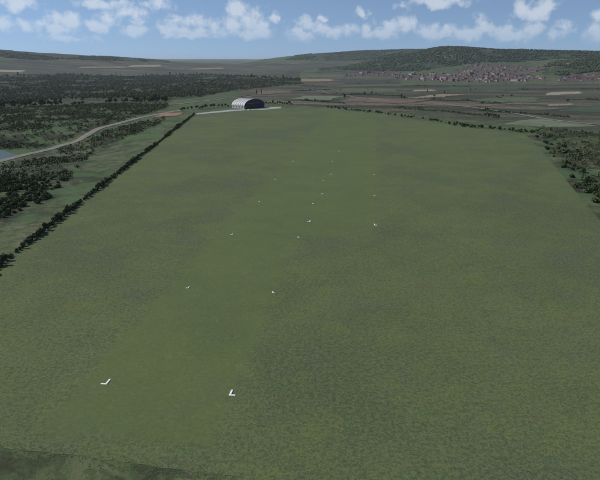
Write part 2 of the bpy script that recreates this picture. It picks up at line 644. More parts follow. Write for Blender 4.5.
townc = ramp_n(nt, n3, [(0.4, (0.050, 0.046, 0.036)), (0.5, (0.088, 0.074, 0.062)), (0.62, (0.125, 0.106, 0.090))])
edge = math_n(nt, 'MULTIPLY', math_n(nt, 'SUBTRACT', n2, 0.5), 1.2)


def msk(ch):
    return step_n(nt, math_n(nt, 'ADD', ch, edge), 0.35, 0.65)


stm = nd(nt, 'ShaderNodeMapping')
stm.inputs['Rotation'].default_value = (0, 0, math.radians(14))
stm.inputs['Scale'].default_value = (0.0035, 0.020, 0.0)
link(nt, P, stm.inputs['Vector'])
n_st = noise_n(nt, stm.outputs[0], 1.0, 6, 0.68, 0.5)
parcel = mixc(nt, math_n(nt, 'MULTIPLY', step_n(nt, n_st, 0.51, 0.58), 0.65), parcel, (0.040, 0.044, 0.028))
parcel = mixc(nt, math_n(nt, 'MULTIPLY', step_n(nt, n_st, 0.46, 0.39), 0.7), parcel, (0.150, 0.118, 0.080))
col = mixc(nt, msk(sepc.outputs[1]), meadow, parcel)
col = mixc(nt, msk(sepc.outputs[2]), col, scrub)
col = mixc(nt, msk(sepc.outputs[0]), col, woodfloor)
col = mixc(nt, math_n(nt, 'MULTIPLY', step_n(nt, n25, 0.505, 0.555), 0.55), col, (0.036, 0.040, 0.023))
col = mixc(nt, math_n(nt, 'MULTIPLY', step_n(nt, n25, 0.46, 0.40), 0.45), col, (0.125, 0.128, 0.074))
col = mixc(nt, math_n(nt, 'MULTIPLY', step_n(nt, n3, 0.5, 0.57), 0.5), col, (0.042, 0.046, 0.026))
col = mixc(nt, msk(cv.outputs['Alpha']), col, townc)
n_fresh = noise_n(nt, P, 0.022, 4, 0.6, 0.3)
near_m = math_n(nt, 'SUBTRACT', math_n(nt, 'SUBTRACT', 1.0, msk(sepc.outputs[1]), True), msk(cv.outputs['Alpha']), True)
col = mixc(nt, math_n(nt, 'MULTIPLY', math_n(nt, 'MULTIPLY', step_n(nt, n_fresh, 0.52, 0.60), 0.7), near_m), col, (0.066, 0.120, 0.048))
link(nt, col, b.inputs['Base Color'])
bump_n(nt, b, math_n(nt, 'ADD', n3, n25), 0.5, 0.7)

# airfield grass
m_grass, nt, b = new_mat('pasture_grass')
P = pos_vec(nt)
c, nf, ns = grass_color(nt, P)
link(nt, c, b.inputs['Base Color'])
bump_n(nt, b, math_n(nt, 'ADD', nf, ns), 0.25, 0.10)

# mown strip: fades into the pasture at its own border (object space: x across, y along)
def mown_mat(name, half_w, length, left_fade=True):
    m, nt, b = new_mat(name)
    P = pos_vec(nt)
    oc = nd(nt, 'ShaderNodeTexCoord').outputs['Object']
    s = nd(nt, 'ShaderNodeSeparateXYZ')
    link(nt, oc, s.inputs[0])
    ex = math_n(nt, 'SUBTRACT', half_w, math_n(nt, 'ABSOLUTE', s.outputs[0]) if left_fade else s.outputs[0])
    ey = math_n(nt, 'MULTIPLY', math_n(nt, 'SUBTRACT', length / 2, math_n(nt, 'ABSOLUTE', math_n(nt, 'SUBTRACT', s.outputs[1], length / 2))), 0.6)
    e = math_n(nt, 'MINIMUM', ex, ey)
    wv = math_n(nt, 'MULTIPLY', math_n(nt, 'SUBTRACT', noise_n(nt, P, 0.10, 5, 0.7), 0.5), 6.0)
    mk = math_n(nt, 'MULTIPLY', step_n(nt, math_n(nt, 'ADD', e, wv), 1.5, 5.0), step_n(nt, e, 0.0, 1.5))
    c, nf, ns = grass_color(nt, P, mk)
    nm = noise_n(nt, P, 0.025, 4, 0.6)
    smooth_c = ramp_n(nt, nm, [(0.3, (0.094, 0.127, 0.042)), (0.55, (0.104, 0.136, 0.045)), (0.75, (0.114, 0.146, 0.049))])
    c = mixc(nt, math_n(nt, 'MULTIPLY', mk, 0.42), c, smooth_c)
    c = mixc(nt, math_n(nt, 'MULTIPLY', step_n(nt, noise_n(nt, P, 0.42, 5, 0.7, 1.2), 0.55, 0.66), 0.35), c, (0.150, 0.172, 0.075))
    link(nt, c, b.inputs['Base Color'])
    bump_n(nt, b, math_n(nt, 'ADD', nf, ns), 0.25, 0.10)
    return m


def plain(name, colr, rough=0.85, var=0.18, scale=0.6, spec=0.2, metallic=0.0, bump=0.0, obj_rand=0.0):
    m, nt, b = new_mat(name)
    P = pos_vec(nt)
    n = noise_n(nt, P, scale, 5, 0.65)
    lo = tuple(c * (1 - var) for c in colr[:3])
    hi = tuple(min(c * (1 + var), 1) for c in colr[:3])
    c = ramp_n(nt, n, [(0.3, lo), (0.7, hi)])
    if obj_rand:
        oi = nd(nt, 'ShaderNodeObjectInfo')
        c = mixc(nt, 1.0, c, ramp_n(nt, oi.outputs['Random'], [(0, (1 - obj_rand,) * 3), (1, (1, 1, 1))]), 'MULTIPLY')
    link(nt, c, b.inputs['Base Color'])
    b.inputs['Roughness'].default_value = rough
    b.inputs['Specular IOR Level'].default_value = spec
    b.inputs['Metallic'].default_value = metallic
    if bump:
        bump_n(nt, b, n, bump, 0.05)
    return m


def leaf_mat(name, c0, c1, scale=0.35):
    m, nt, b = new_mat(name)
    P = pos_vec(nt)
    n = noise_n(nt, P, scale, 3, 0.6)
    oi = nd(nt, 'ShaderNodeObjectInfo')
    f = math_n(nt, 'ADD', math_n(nt, 'MULTIPLY', n, 0.75), math_n(nt, 'MULTIPLY', oi.outputs['Random'], 0.35))
    c = ramp_n(nt, f, [(0.30, c0), (0.78, c1)])
    link(nt, c, b.inputs['Base Color'])
    b.inputs['Roughness'].default_value = 0.8
    return m


M = dict(
    leaf=leaf_mat('leaf_dark', (0.026, 0.040, 0.016), (0.070, 0.086, 0.032)),
    leaf2=leaf_mat('leaf_mid', (0.042, 0.066, 0.022), (0.092, 0.122, 0.042)),
    hedge=leaf_mat('leaf_hedge', (0.026, 0.042, 0.018), (0.078, 0.106, 0.042), 0.5),
    wood_far=leaf_mat('leaf_woodland', (0.026, 0.036, 0.018), (0.092, 0.098, 0.048), 0.05),
    scrub_leaf=leaf_mat('leaf_scrub', (0.030, 0.042, 0.018), (0.100, 0.114, 0.050), 0.08),
    wood_hill=leaf_mat('leaf_hill_wood', (0.034, 0.050, 0.025), (0.062, 0.084, 0.038), 0.008),
    bark=plain('bark', (0.075, 0.058, 0.042), 0.9, 0.3, 2.0),
    road=plain('gravel_road', (0.195, 0.178, 0.15), 0.95, 0.28, 0.12),
    dirt=plain('red_dirt', (0.24, 0.15, 0.095), 0.95, 0.25, 0.09),
    concrete=plain('apron_concrete', (0.33, 0.33, 0.31), 0.9, 0.2, 0.12),
    white=plain('white_paint', (0.76, 0.76, 0.71), 0.7, 0.10, 1.6),
    water=None,
    roof=plain('galvanised_roof', (0.45, 0.45, 0.44), 0.6, 0.07, 0.15, 0.4),
    sidewall=plain('painted_side_wall', (0.40, 0.41, 0.41), 0.7, 0.10, 0.3),
    navy=plain('navy_sheeting', (0.030, 0.032, 0.060), 0.65, 0.15, 0.4, 0.3),
    navy2=plain('navy_door', (0.022, 0.024, 0.046), 0.65, 0.15, 0.4, 0.3),
    greytrim=plain('grey_trim', (0.20, 0.20, 0.21), 0.7, 0.1, 0.5),
    glass=plain('dark_glass', (0.02, 0.025, 0.03), 0.15, 0.1, 1.0, 0.5),
)
m_water, nt, b = new_mat('pond_water')
b.inputs['Base Color'].default_value = (0.085, 0.120, 0.112, 1)
b.inputs['Roughness'].default_value = 0.5
b.inputs['Specular IOR Level'].default_value = 0.15
bump_n(nt, b, noise_n(nt, pos_vec(nt), 0.8, 3, 0.5), 0.12, 0.1)
M['water'] = m_water

# ------------------------------------------------------------------ ground sheet
idx = np.arange(NX * NY).reshape(NY, NX)
faces = np.concatenate([np.stack([idx[:-1, :-1], idx[:-1, 1:], idx[1:, 1:]], -1).reshape(-1, 3),
                        np.stack([idx[:-1, :-1], idx[1:, 1:], idx[1:, :-1]], -1).reshape(-1, 3)])
verts = np.stack([GX, GY, GZ], -1).reshape(-1, 3)
me = mesh_np('ground', verts, faces, [m_ground], True)
ca = me.color_attributes.new('cover', 'FLOAT_COLOR', 'POINT')
ca.data.foreach_set('color', covr.reshape(-1))
ground = tag(add_obj('ground', me), 'rolling countryside of meadow, woods and farmland around the airfield', None, None, 'structure')

# ------------------------------------------------------------------ airfield and mown strips
def jitter_outline(pts, step, amp, seed):
    out = []
    r = random.Random(seed)
    n = len(pts)
    for i in range(n):
        a, b2 = np.array(pts[i]), np.array(pts[(i + 1) % n])
        L = np.linalg.norm(b2 - a)
        nrm = np.array([-(b2 - a)[1], (b2 - a)[0]]) / max(L, 1e-6)
        k = max(1, int(L / step))
        for q in range(k):
            off = 0 if q == 0 else r.uniform(-amp, amp)
            out.append(a + (b2 - a) * q / k + nrm * off)
    return out


out = jitter_outline(FIELD, 1.6, 0.22, 3)
air = tag(add_obj('airfield', mesh_py('airfield', [(p[0], p[1], 0.04) for p in out], [list(range(len(out)))[::-1]], [m_grass])),
          'large level green grass airfield filling the foreground', None, None, 'structure')
if air.data.polygons[0].normal.z < 0:
    air.data.flip_normals()


def rw(p):
    p = np.asarray(p, float)
    return float(p @ RW_NRM), float(p @ RW_DIR)


ROWS = {
    'left': [(106, 384.5), (188, 288.5), (232, 235), (259.3, 202), (275.5, 179.8), (293.5, 161.6)],
    'right': [(230, 395.5), (272.3, 293.2), (297.7, 237.8), (312.5, 204), (323, 181), (332, 161.8)],
    'left2': [(309.7, 222), (322.3, 194.3), (331, 174.5), (339, 152)],
    'right2': [(374.5, 225.4), (374, 196), (373.8, 175), (374.3, 149.5)],
}
RW = {k: [rw(G(*p)) for p in v] for k, v in ROWS.items()}
lat = {k: float(np.median([q[0] for q in v])) for k, v in RW.items()}


def strip(name, x0, x1, y0, y1, z, label, lf=True):
    hw, L = (x1 - x0) / 2, y1 - y0
    o = add_obj(name, mesh_py(name, [(-hw, 0, 0), (hw, 0, 0), (hw, L, 0), (-hw, L, 0)], [(0, 1, 2, 3)], [mown_mat(name, hw, L, lf)]))
    base = RW_NRM * (x0 + hw) + RW_DIR * y0
    o.location = (base[0], base[1], z)
    o.rotation_euler = (0, 0, -RW_ANG)
    return tag(o, label, None, None, 'structure')


y_far = rw(G(345, 112.5))[1]
strip('mown_runway', lat['left'] - 9, lat['right'] + 4, rw(G(150, 462))[1], y_far, 0.046, 'long paler mown grass runway between the two left rows of markers')
strip('mown_runway', lat['right'] - 9, lat['right2'] + 4, rw(G(330, 240))[1], rw(G(383, 119))[1], 0.052, 'shorter paler mown grass runway between the two right rows of markers', False)

# ------------------------------------------------------------------ sheets draped on the terrain
def drape_quad(name, corners, mat, label, lift=0.35, nu=14, nv=6, jit=0.18, seed=1):
    """corners: four pixels (a b c d) round the patch; put onto the terrain, ragged outline"""
    P4 = [pix_ground(*c)[0] for c in corners]
    P4 = [p[:2] for p in P4]
    r = random.Random(seed)
    vs = []
    size = min(np.linalg.norm(P4[0] - P4[3]), np.linalg.norm(P4[1] - P4[2]), np.linalg.norm(P4[0] - P4[1]))
    for j in range(nv + 1):
        for i in range(nu + 1):
            u, v = i / nu, j / nv
            p = (P4[0] * (1 - u) + P4[1] * u) * (1 - v) + (P4[3] * (1 - u) + P4[2] * u) * v
            if i in (0, nu) or j in (0, nv):
                p = p + np.array([r.uniform(-1, 1), r.uniform(-1, 1)]) * (.5 / nv if i in (0, nu) else .35 / nv) * min(1.0, jit * 8) * size
            vs.append((p[0], p[1], float(ground_z(p[0], p[1])) + lift))
    fs = [(j * (nu + 1) + i, j * (nu + 1) + i + 1, (j + 1) * (nu + 1) + i + 1, (j + 1) * (nu + 1) + i) for j in range(nv) for i in range(nu)]
    me = mesh_py(name, vs, fs, [mat], True)
    if me.polygons[len(fs) // 2].normal.z < 0:
        me.flip_normals()
    return tag(add_obj(name, me), label, None, None, 'structure')


def catmull(pts, n=10):
    pts = [np.array(p, float) for p in pts]
    out = []
    for i in range(len(pts) - 1):
        p0, p1, p2, p3 = pts[max(i - 1, 0)], pts[i], pts[i + 1], pts[min(i + 2, len(pts) - 1)]
        for k in range(n):
            t = k / n
            out.append(0.5 * ((2 * p1) + (-p0 + p2) * t + (2 * p0 - 5 * p1 + 4 * p2 - p3) * t * t + (-p0 + 3 * p1 - 3 * p2 + p3) * t ** 3))
    out.append(pts[-1])
    return out


def road(name, pix, width, mat, label, lift=0.25, seed=1):
    pts = catmull([pix_ground(*p)[0][:2] for p in pix], 12)
    vs, fs = [], []
    r = random.Random(seed)
    K = 5
    for i, p in enumerate(pts):
        t = pts[min(i + 1, len(pts) - 1)] - pts[max(i - 1, 0)]
        t = t / np.linalg.norm(t)
        n = np.array([-t[1], t[0]])
        w = width * (1 + r.uniform(-.08, .08))
        for k in range(K):
            q = p + n * w * (k / (K - 1) - .5)
            vs.append((q[0], q[1], float(ground_z(q[0], q[1])) + lift + 0.08 * (1 - abs(k - 2) / 2)))
    for i in range(len(pts) - 1):
        for k in range(K - 1):
            a = i * K + k
            fs.append((a, a + 1, a + K + 1, a + K))
    me = mesh_py(name, vs, fs, [mat], True)
    if me.polygons[len(fs) // 2].normal.z < 0:
        me.flip_normals()
    return tag(add_obj(name, me), label, None, None, 'structure')


road('road', [(-60, 176), (-20, 166.5), (0, 161.5), (25, 155), (50, 149.3), (60, 146), (76, 141.5), (90, 133.5), (98, 129.2), (115, 124.5), (140, 118), (160, 114), (174, 111.5), (186, 109.5)],
     7.6, M['road'], 'pale gravel road winding past the wooded ground left of the airfield', 0.3)
road('road', [(172, 104.8), (190, 102.8), (210, 100.6), (236, 98), (252, 96.4), (275, 95.6), (300, 95), (330, 94), (360, 94.5)], 9.0, M['road'], 'pale lane passing behind the hangar', 0.5)
road('road', [(235, 90), (262, 88.5), (285, 90), (320, 91), (370, 99), (430, 103), (490, 110), (560, 121), (640, 128)], 7.0, M['road'], 'thin farm track across the fields beyond the airfield', 0.5)
drape_quad('dirt_patch', [(155, 117.2), (178, 116), (182, 113), (163, 113.2)], M['dirt'], 'bare reddish dirt patch beside the gravel road', 0.4)

# far fields that read as single parcels
FM = {}


def field_mat(key, c, var=.32, sc=.03):
    if key not in FM:
        FM[key] = plain(key, c, 0.95, var, sc)
    return FM[key]


tan = field_mat('stubble', (0.22, 0.18, 0.12))
cream = field_mat('pale_stubble', (0.27, 0.225, 0.165))
brown = field_mat('ploughed', (0.135, 0.10, 0.075))
grn = field_mat('spring_crop', (0.086, 0.106, 0.055))
pgrn = field_mat('pale_pasture', (0.135, 0.155, 0.095))
dgrn = field_mat('dark_crop', (0.055, 0.078, 0.042))
fields = [
    ([(408, 98.5), (442, 97), (472, 93.8), (440, 94.5)], tan, 'tan stubble strip beyond the airfield'),
    ([(300, 81.5), (334, 81), (330, 79), (302, 79.2)], field_mat('orange_stubble', (0.24, 0.165, 0.11)), 'orange brown stubble strip in the mid distance'),
    ([(412, 91.6), (436, 91), (432, 89.6), (416, 90)], cream, 'cream stubble strip in the middle fields'),
    ([(405, 104), (470, 107), (520, 106), (430, 101.5)], brown, 'dark brown ploughed strip beyond the airfield'),
    ([(335, 92.5), (400, 92), (395, 89), (345, 88.5)], grn, 'green crop strip in the middle fields'),
    ([(470, 104), (540, 102), (535, 97), (480, 98.5)], grn, 'green meadow parcel in the right fields'),
    ([(545, 95.5), (583, 93.5), (580, 91.5), (550, 92.5)], cream, 'pale bare strip at the right of the fields'),
    ([(548, 106.5), (575, 105.5), (573, 103.5), (552, 104)], tan, 'short tan strip at the right of the fields'),
    ([(340, 101), (400, 104), (430, 100.5), (360, 97.5)], brown, 'brown fallow strip just beyond the airfield'),
    ([(290, 99), (330, 100.5), (345, 96.5), (305, 95.8)], pgrn, 'pale pasture just right of the hangar'),
    ([(500, 124), (545, 127), (600, 126), (540, 118)], pgrn, 'grey green pasture outside the far right field corner'),
    ([(-30, 72), (22, 72.4), (26, 70.2), (-30, 69.5)], cream, 'cream field strip at the far left'),
    ([(128, 66.9), (162, 66.5), (160, 64.8), (132, 65.2)], cream, 'cream field strip on the left skyline'),
    ([(78, 68.2), (128, 67.7), (124, 66.5), (82, 66.7)], tan, 'thin tan field strip on the left skyline'),
    ([(192, 69.5), (225, 69), (222, 67.7), (196, 68)], tan, 'tan field strip beyond the woods'),
    ([(240, 97), (262, 94.5), (300, 92), (262, 90.5)], brown, 'brown fallow field behind the hangar'),
    ([(300, 77), (345, 77.5), (345, 75), (305, 74.5)], grn, 'green field before the back ridge'),
    ([(560, 111), (640, 114), (640, 108), (575, 107)], dgrn, 'dark crop parcel at the right frame edge'),
    ([(440, 90), (520, 90), (525, 86.5), (450, 86.5)], dgrn, 'dark green crop parcel below the town'),
]
for k, (cs, m, lab) in enumerate(fields):
    drape_quad('field', cs, m, lab, 0.5 if cs[0][1] < 110 else 0.10, 30, 8, 0.10, k + 5)

# pond
pp = [(-46, 160), (-20, 152.5), (0, 150), (9, 152.5), (19, 157), (9, 159.3), (2, 160.8), (-18, 164), (-40, 168)]
pv = [pix_flat(*p, z=-9.0) for p in pp]
pv = catmull(pv + [pv[0]], 6)[:-1]
me = mesh_py('pond', [(p[0], p[1], -8.93) for p in pv], [list(range(len(pv)))], [M['water']])
if me.polygons[0].normal.z < 0:
    me.flip_normals()
tag(add_obj('pond', me), 'small blue pond beside the gravel road', None, None, 'structure')

# ------------------------------------------------------------------ hangar with its apron
hc = pix_flat(244.5, 109.2)          # nearest corner
gdir = np.array([0.68, 0.733])       # along the dark gable
gdir /= np.linalg.norm(gdir)
sdir = np.array([-gdir[1], gdir[0]])  # along the pale side wall
HW, HL, EAVE, RISE = 40.0, 27.0, 4.4, 8.9
hang = tag(add_obj('hangar', None), 'arched hangar with pale metal roof and dark blue front at the far field edge', 'hangar')
hang.location = (hc[0], hc[1], 0.04)
hang.rotation_euler = (0, 0, math.atan2(gdir[1], gdir[0]))   # local x along the gable, local y back along the side
NS = 24


def arch(t, ex=0.0):
    return (HW / 2 - (HW / 2 + ex) * math.cos(t), EAVE + (RISE + ex) * math.sin(t))


# roof: ribbed barrel sheets, each bay a panel of its own
bays = 6
for k in range(bays):
    y0, y1 = -0.6 + k * (HL + 1.2) / bays + .05, -0.6 + (k + 1) * (HL + 1.2) / bays - .05
    vs, fs = [], []
    for i in range(NS + 1):
        t = math.pi * i / NS
        for (yy, ex) in ((y0, .35), (y1, .35), (y1, .05), (y0, .05)):
            x, z = arch(t, ex)
            vs.append((x, yy, z))
    for i in range(NS):
        for q in range(4):
            a, c2 = i * 4 + q, i * 4 + (q + 1) % 4
            fs.append((a, c2, c2 + 4, a + 4))
    fs += [(3, 2, 1, 0), (NS * 4, NS * 4 + 1, NS * 4 + 2, NS * 4 + 3)]
    add_obj('roof_panel', mesh_py('roof_panel', vs, fs, [M['roof']]), hang)
    vs, fs = [], []
    for i in range(NS + 1):
        t = math.pi * i / NS
        for (yy, ex) in ((y0 - .16, .36), (y0 - .16, .55), (y0 + .16, .55), (y0 + .16, .36)):
            x, z = arch(t, ex)
            vs.append((x, yy, z))
    for i in range(NS):
        for q in range(4):
            a, c2 = i * 4 + q, i * 4 + (q + 1) % 4
            fs.append((a, c2, c2 + 4, a + 4))
    add_obj('roof_rib', mesh_py('roof_rib', vs, fs, [M['greytrim']]), hang)


def box_mesh(name, x0, x1, y0, y1, z0, z1, mat):
    v = [(x, y, z) for z in (z0, z1) for y in (y0, y1) for x in (x0, x1)]
    f = [(0, 2, 3, 1), (4, 5, 7, 6), (0, 1, 5, 4), (2, 6, 7, 3), (0, 4, 6, 2), (1, 3, 7, 5)]
    return mesh_py(name, v, f, [mat])


def gable(y, mat):
    pts = [(0.05, 0), (HW - .05, 0)] + [arch(math.pi - math.pi * i / NS, 0) for i in range(NS + 1)]
    n = len(pts)
    vs = [(x, y, z) for x, z in pts] + [(x, y + .3, z) for x, z in pts]
    fs = [list(range(n)), list(range(2 * n - 1, n - 1, -1))] + [(i, i + n, (i + 1) % n + n, (i + 1) % n) for i in range(n)]
    return mesh_py('gable_wall', vs, fs, [mat])


add_obj('gable_wall', gable(0.0, M['navy']), hang)
add_obj('gable_wall', gable(HL - .3, M['sidewall']), hang)
for xx in (0.02, HW - .32):
    sw = add_obj('side_wall', box_mesh('side_wall', xx, xx + .3, .32, HL - .32, 0, EAVE + .05, M['sidewall']), hang)
    if xx < 1:
        for q in range(4):
            add_obj('window', box_mesh('window', xx - .06, xx - .005, 4 + q * 6, 6.4 + q * 6, 1.6, 3.2, M['glass']), sw)
for q in range(6):
    x0 = 4.5 + q * 5.35
    dr = add_obj('door_panel', box_mesh('door_panel', x0, x0 + 5.25, -.16 - .1 * (q % 2), -.06 - .1 * (q % 2), .05, 7.2, M['navy2']), hang)
    add_obj('handle', box_mesh('handle', x0 + 4.6, x0 + 4.75, -.30 - .1 * (q % 2), -.17 - .1 * (q % 2), 1.0, 1.7, M['greytrim']), dr)
add_obj('door_rail', box_mesh('door_rail', 3.8, 36.8, -.42, -.01, 7.25, 7.6, M['greytrim']), hang)

def sheet(name, px, mat, label, z=0.10):
    v = [pix_flat(*p) for p in px]
    v = jitter_outline(v, 6, 0.4, 5)
    me = mesh_py(name, [(p[0], p[1], z) for p in v], [list(range(len(v)))], [mat])
    if me.polygons[0].normal.z < 0:
        me.flip_normals()
    return tag(add_obj(name, me), label, None, None, 'structure')


sheet('apron', [(196, 114.6), (215, 112.9), (245, 110.3), (246, 109.3), (232, 109.8), (212, 111.7), (197, 113.3)], M['concrete'], 'pale concrete strip running left from the hangar', 0.10)
sheet('apron', [(246.5, 110.6), (262, 110.0), (281, 108.3), (281.5, 106.8), (268, 107.4), (246.8, 109.2)], M['concrete'], 'pale concrete apron before the dark front of the hangar', 0.12)

# ------------------------------------------------------------------ runway markers: white L-shaped boards lying in the turf
def bevel_box(name, x0, x1, y0, y1, z0, z1, mat, e=0.035):
    v, f = [], []
    for (z, i) in ((z0, 0), (z1 - e, 0), (z1, e)):
        v += [(x0 + i, y0 + i, z), (x1 - i, y0 + i, z), (x1 - i, y1 - i, z), (x0 + i, y1 - i, z)]
    f.append((3, 2, 1, 0))
    f.append((8, 9, 10, 11))
    for l in (0, 4):
        for q in range(4):
            f.append((l + q, l + (q + 1) % 4, l + 4 + (q + 1) % 4, l + 4 + q))
    return mesh_py(name, v, f, [mat])


def marker_meshes(side):
    w = 0.5
    long_arm = bevel_box('long_arm', -w / 2, w / 2, w / 2 + .004, 2.3, 0, .14, M['white'])
    s0, s1 = (-1.35, w / 2) if side < 0 else (-w / 2, 1.35)
    short_arm = bevel_box('short_arm', s0, s1, -w / 2, w / 2, 0, .14, M['white'])
    return long_arm, short_arm


MK = {-1: marker_meshes(-1), 1: marker_meshes(1)}
ORD = ['nearest', 'second', 'third', 'fourth', 'fifth', 'farthest']
ROWN = {'left': 'outer left row', 'right': 'second row from the left', 'left2': 'third row from the left', 'right2': 'rightmost row'}
for k, pts in RW.items():
    side = -1 if k.startswith('left') else 1
    for i, (a, c2) in enumerate(pts):
        o = add_obj('runway_marker', None)
        p = RW_NRM * a + RW_DIR * c2
        o.location = (p[0], p[1], 0.054)
        o.rotation_euler = (0, 0, -RW_ANG)
        near = i == 0
        sc = 0.84 if near else 0.55
        o.scale = (sc, sc, 1)
        for nm, me in zip(('long_arm', 'short_arm'), MK[side]):
            add_obj(nm, me, o)
        word = ORD[i] if i < len(pts) - 1 else 'farthest'
        tag(o, f'{"large " if near else "small "}white L-shaped runway marker on grass, {word} of the {ROWN[k]}', 'marker', 'white runway markers')

# ------------------------------------------------------------------ foliage meshes
def leaf_crown(name, mat, n, rx, rz, cz, leaf, seed, lobes=7, squash=1.0):
    r = np.random.default_rng(seed)
    lc = r.normal(size=(lobes, 3))
    lc /= np.linalg.norm(lc, axis=1)[:, None]
    lc *= r.uniform(.25, .62, (lobes, 1))
    lr = r.uniform(.34, .52, lobes)
    k = r.integers(0, lobes, n)
    d = r.normal(size=(n, 3))
    d /= np.linalg.norm(d, axis=1)[:, None]
    c = lc[k] + d * lr[k][:, None] * r.uniform(.72, 1.05, (n, 1))
    c[:, 2] = np.maximum(c[:, 2], -.85)
    nrm = d + r.normal(size=(n, 3)) * .45
    nrm /= np.linalg.norm(nrm, axis=1)[:, None]
    t = np.cross(nrm, r.normal(size=(n, 3)))
    t /= np.linalg.norm(t, axis=1)[:, None]
    bt = np.cross(nrm, t)
    ctr = c * np.array([rx, rx, rz]) + np.array([0, 0, cz])
    s = leaf * r.uniform(.6, 1.35, (n, 1))
    s2 = s * r.uniform(.55, 1.0, (n, 1))
    q = np.stack([ctr - t * s, ctr + bt * s2 * .8 + nrm * s * .2, ctr + t * s, ctr - bt * s2 * .8 + nrm * s * .1], 1).reshape(-1, 3)
    f = np.arange(n * 4).reshape(n, 4)
    return mesh_np(name, q, f, [mat])


def trunk_mesh(name, h, r0, limbs, spread, seed):
    rr_ = random.Random(seed)
    vs, fs = [], []

    def tube(pts, rad):
        base = len(vs)
        K = 6
        for p, q in zip(pts, rad):
            for k in range(K):
                an = 2 * math.pi * k / K
                vs.append((p[0] + q * math.cos(an), p[1] + q * math.sin(an), p[2]))
        for i in range(len(pts) - 1):
            for k in range(K):
                a, c2 = base + i * K + k, base + i * K + (k + 1) % K
                fs.append((a, c2, c2 + K, a + K))
        fs.append(tuple(base + (len(pts) - 1) * K + k for k in range(K)))
    lean = rr_.uniform(-.04, .04) * h
    tube([(0, 0, -0.4), (lean * .3, 0, h * .35), (lean, lean * .5, h * .8)], [r0 * 1.25, r0 * .8, r0 * .25])
    for k in range(limbs):
        an = rr_.uniform(0, 6.28)
        z = h * rr_.uniform(.3, .55)
        L = spread * rr_.uniform(.6, .95)
        tube([(lean * .4, 0, z), (L * .5 * math.cos(an), L * .5 * math.sin(an), z + L * .45), (L * math.cos(an), L * math.sin(an), z + L * .8)], [r0 * .45, r0 * .3, r0 * .1])
    return mesh_py(name, vs, fs, [M['bark']], True)


def tree_kind(seed, h, rx, mat, n=420, leaf=.75):
    return (trunk_mesh('trunk', h, h * .028, 4, rx * .8, seed),
            leaf_crown('crown', mat, n, rx, h * .40, h * .60, leaf, seed))


TREES = [tree_kind(1, 12, 5.4, M['leaf']), tree_kind(2, 14, 5.6, M['leaf']), tree_kind(3, 11, 5.0, M['leaf2']),
         tree_kind(4, 15, 4.6, M['leaf']), tree_kind(5, 10, 5.2, M['leaf2'])]
POPLAR = (trunk_mesh('trunk', 18, .4, 3, 1.8, 31), leaf_crown('crown', M['hedge'], 420, 2.7, 8.2, 9.6, .75, 31, 10))
SHRUBS = [leaf_crown('shrub', M['hedge'], 260, 2.0, 1.75, 1.45, .42, 50 + k, 6) for k in range(5)]
SCRUBS = [leaf_crown('scrub_bush', (M['leaf'], M['leaf2'], M['hedge'])[k % 3], 240, 3.2, 2.1, 1.7, .62, 70 + k, 7) for k in range(6)]


def place_tree(x, y, kind, s, label, group, name='tree', rz=None, cat='tree'):
    o = add_obj(name, None)
    o.location = (x, y, float(ground_z(x, y)))
    o.rotation_euler = (0, 0, random.uniform(0, 6.28) if rz is None else rz)
    o.scale = (s, s, s * random.uniform(.88, 1.12))
    add_obj('trunk', kind[0], o)
    add_obj('crown', kind[1], o)
    return tag(o, label, cat, group)


def place_shrub(x, y, me, s, label, group, name, sz=None, cat='shrub'):
    o = add_obj(name, me)
    o.location = (x, y, float(ground_z(x, y)) - .05)
    o.rotation_euler = (0, 0, random.uniform(0, 6.28))
    o.scale = (s, s * random.uniform(.85, 1.15), (sz or s) * random.uniform(.85, 1.15))
    return tag(o, label, cat, group)


# hedge along the left edge of the airfield
L0, L1 = left_a + (left_a - left_b) * .05, left_b
Lh = np.linalg.norm(L1 - L0)
dirh = (L1 - L0) / Lh
nrmh = np.array([-dirh[1], dirh[0]])
tpos, k = 0.0, 0
while tpos < Lh:
    f = tpos / Lh
    p = L0 + dirh * tpos + nrmh * (1.4 + random.uniform(-.5, .6))
    big = random.random()
    s = (0.75 + 0.55 * vnoise(np.array(tpos / 22.0), np.array(0.0), 4)) * random.uniform(.8, 1.15)
    place_shrub(p[0], p[1], SHRUBS[k % 5], float(s) * .66, ('tall' if s > 1.12 else 'low' if s < .88 else 'middling') + ' dark green shrub in the left hedge, ' + ('its near end by the frame edge' if f < .2 else 'its middle stretch' if f < .6 else 'its far stretch towards the hangar'), 'shrubs of the left hedge', 'hedge_shrub', float(s) * (1.05 if big > .85 else .76))
    tpos += random.uniform(1.5, 2.7) if random.random() > .03 else random.uniform(3.5, 5)
    k += 1

# scattered shrubs along the far right edge
edge_px = [(330, 107.5), (360, 111), (385, 114), (412, 117.5), (440, 121.5), (460, 125.5), (480, 128), (505, 130.3), (528, 133)]
epts = catmull([pix_ground(*p)[0][:2] for p in edge_px], 14)
for i, p in enumerate(epts):
    if random.random() < .22:
        continue
    for q in range(random.choice((1, 1, 2))):
        x, y = p[0] + random.uniform(-7, 7), p[1] + random.uniform(-1, 8)
        if in_poly(x, y, FIELD):
            y += 8
        sc = random.uniform(.45, 1.1)
        place_shrub(x, y, SHRUBS[(i + q) % 5], sc, ('small ' if sc < .75 else 'larger ') + 'dark shrub along the far edge of the airfield, ' + ('nearer the hangar' if i < 45 else 'nearer the far right corner'), 'shrubs of the far edge', 'hedge_shrub')
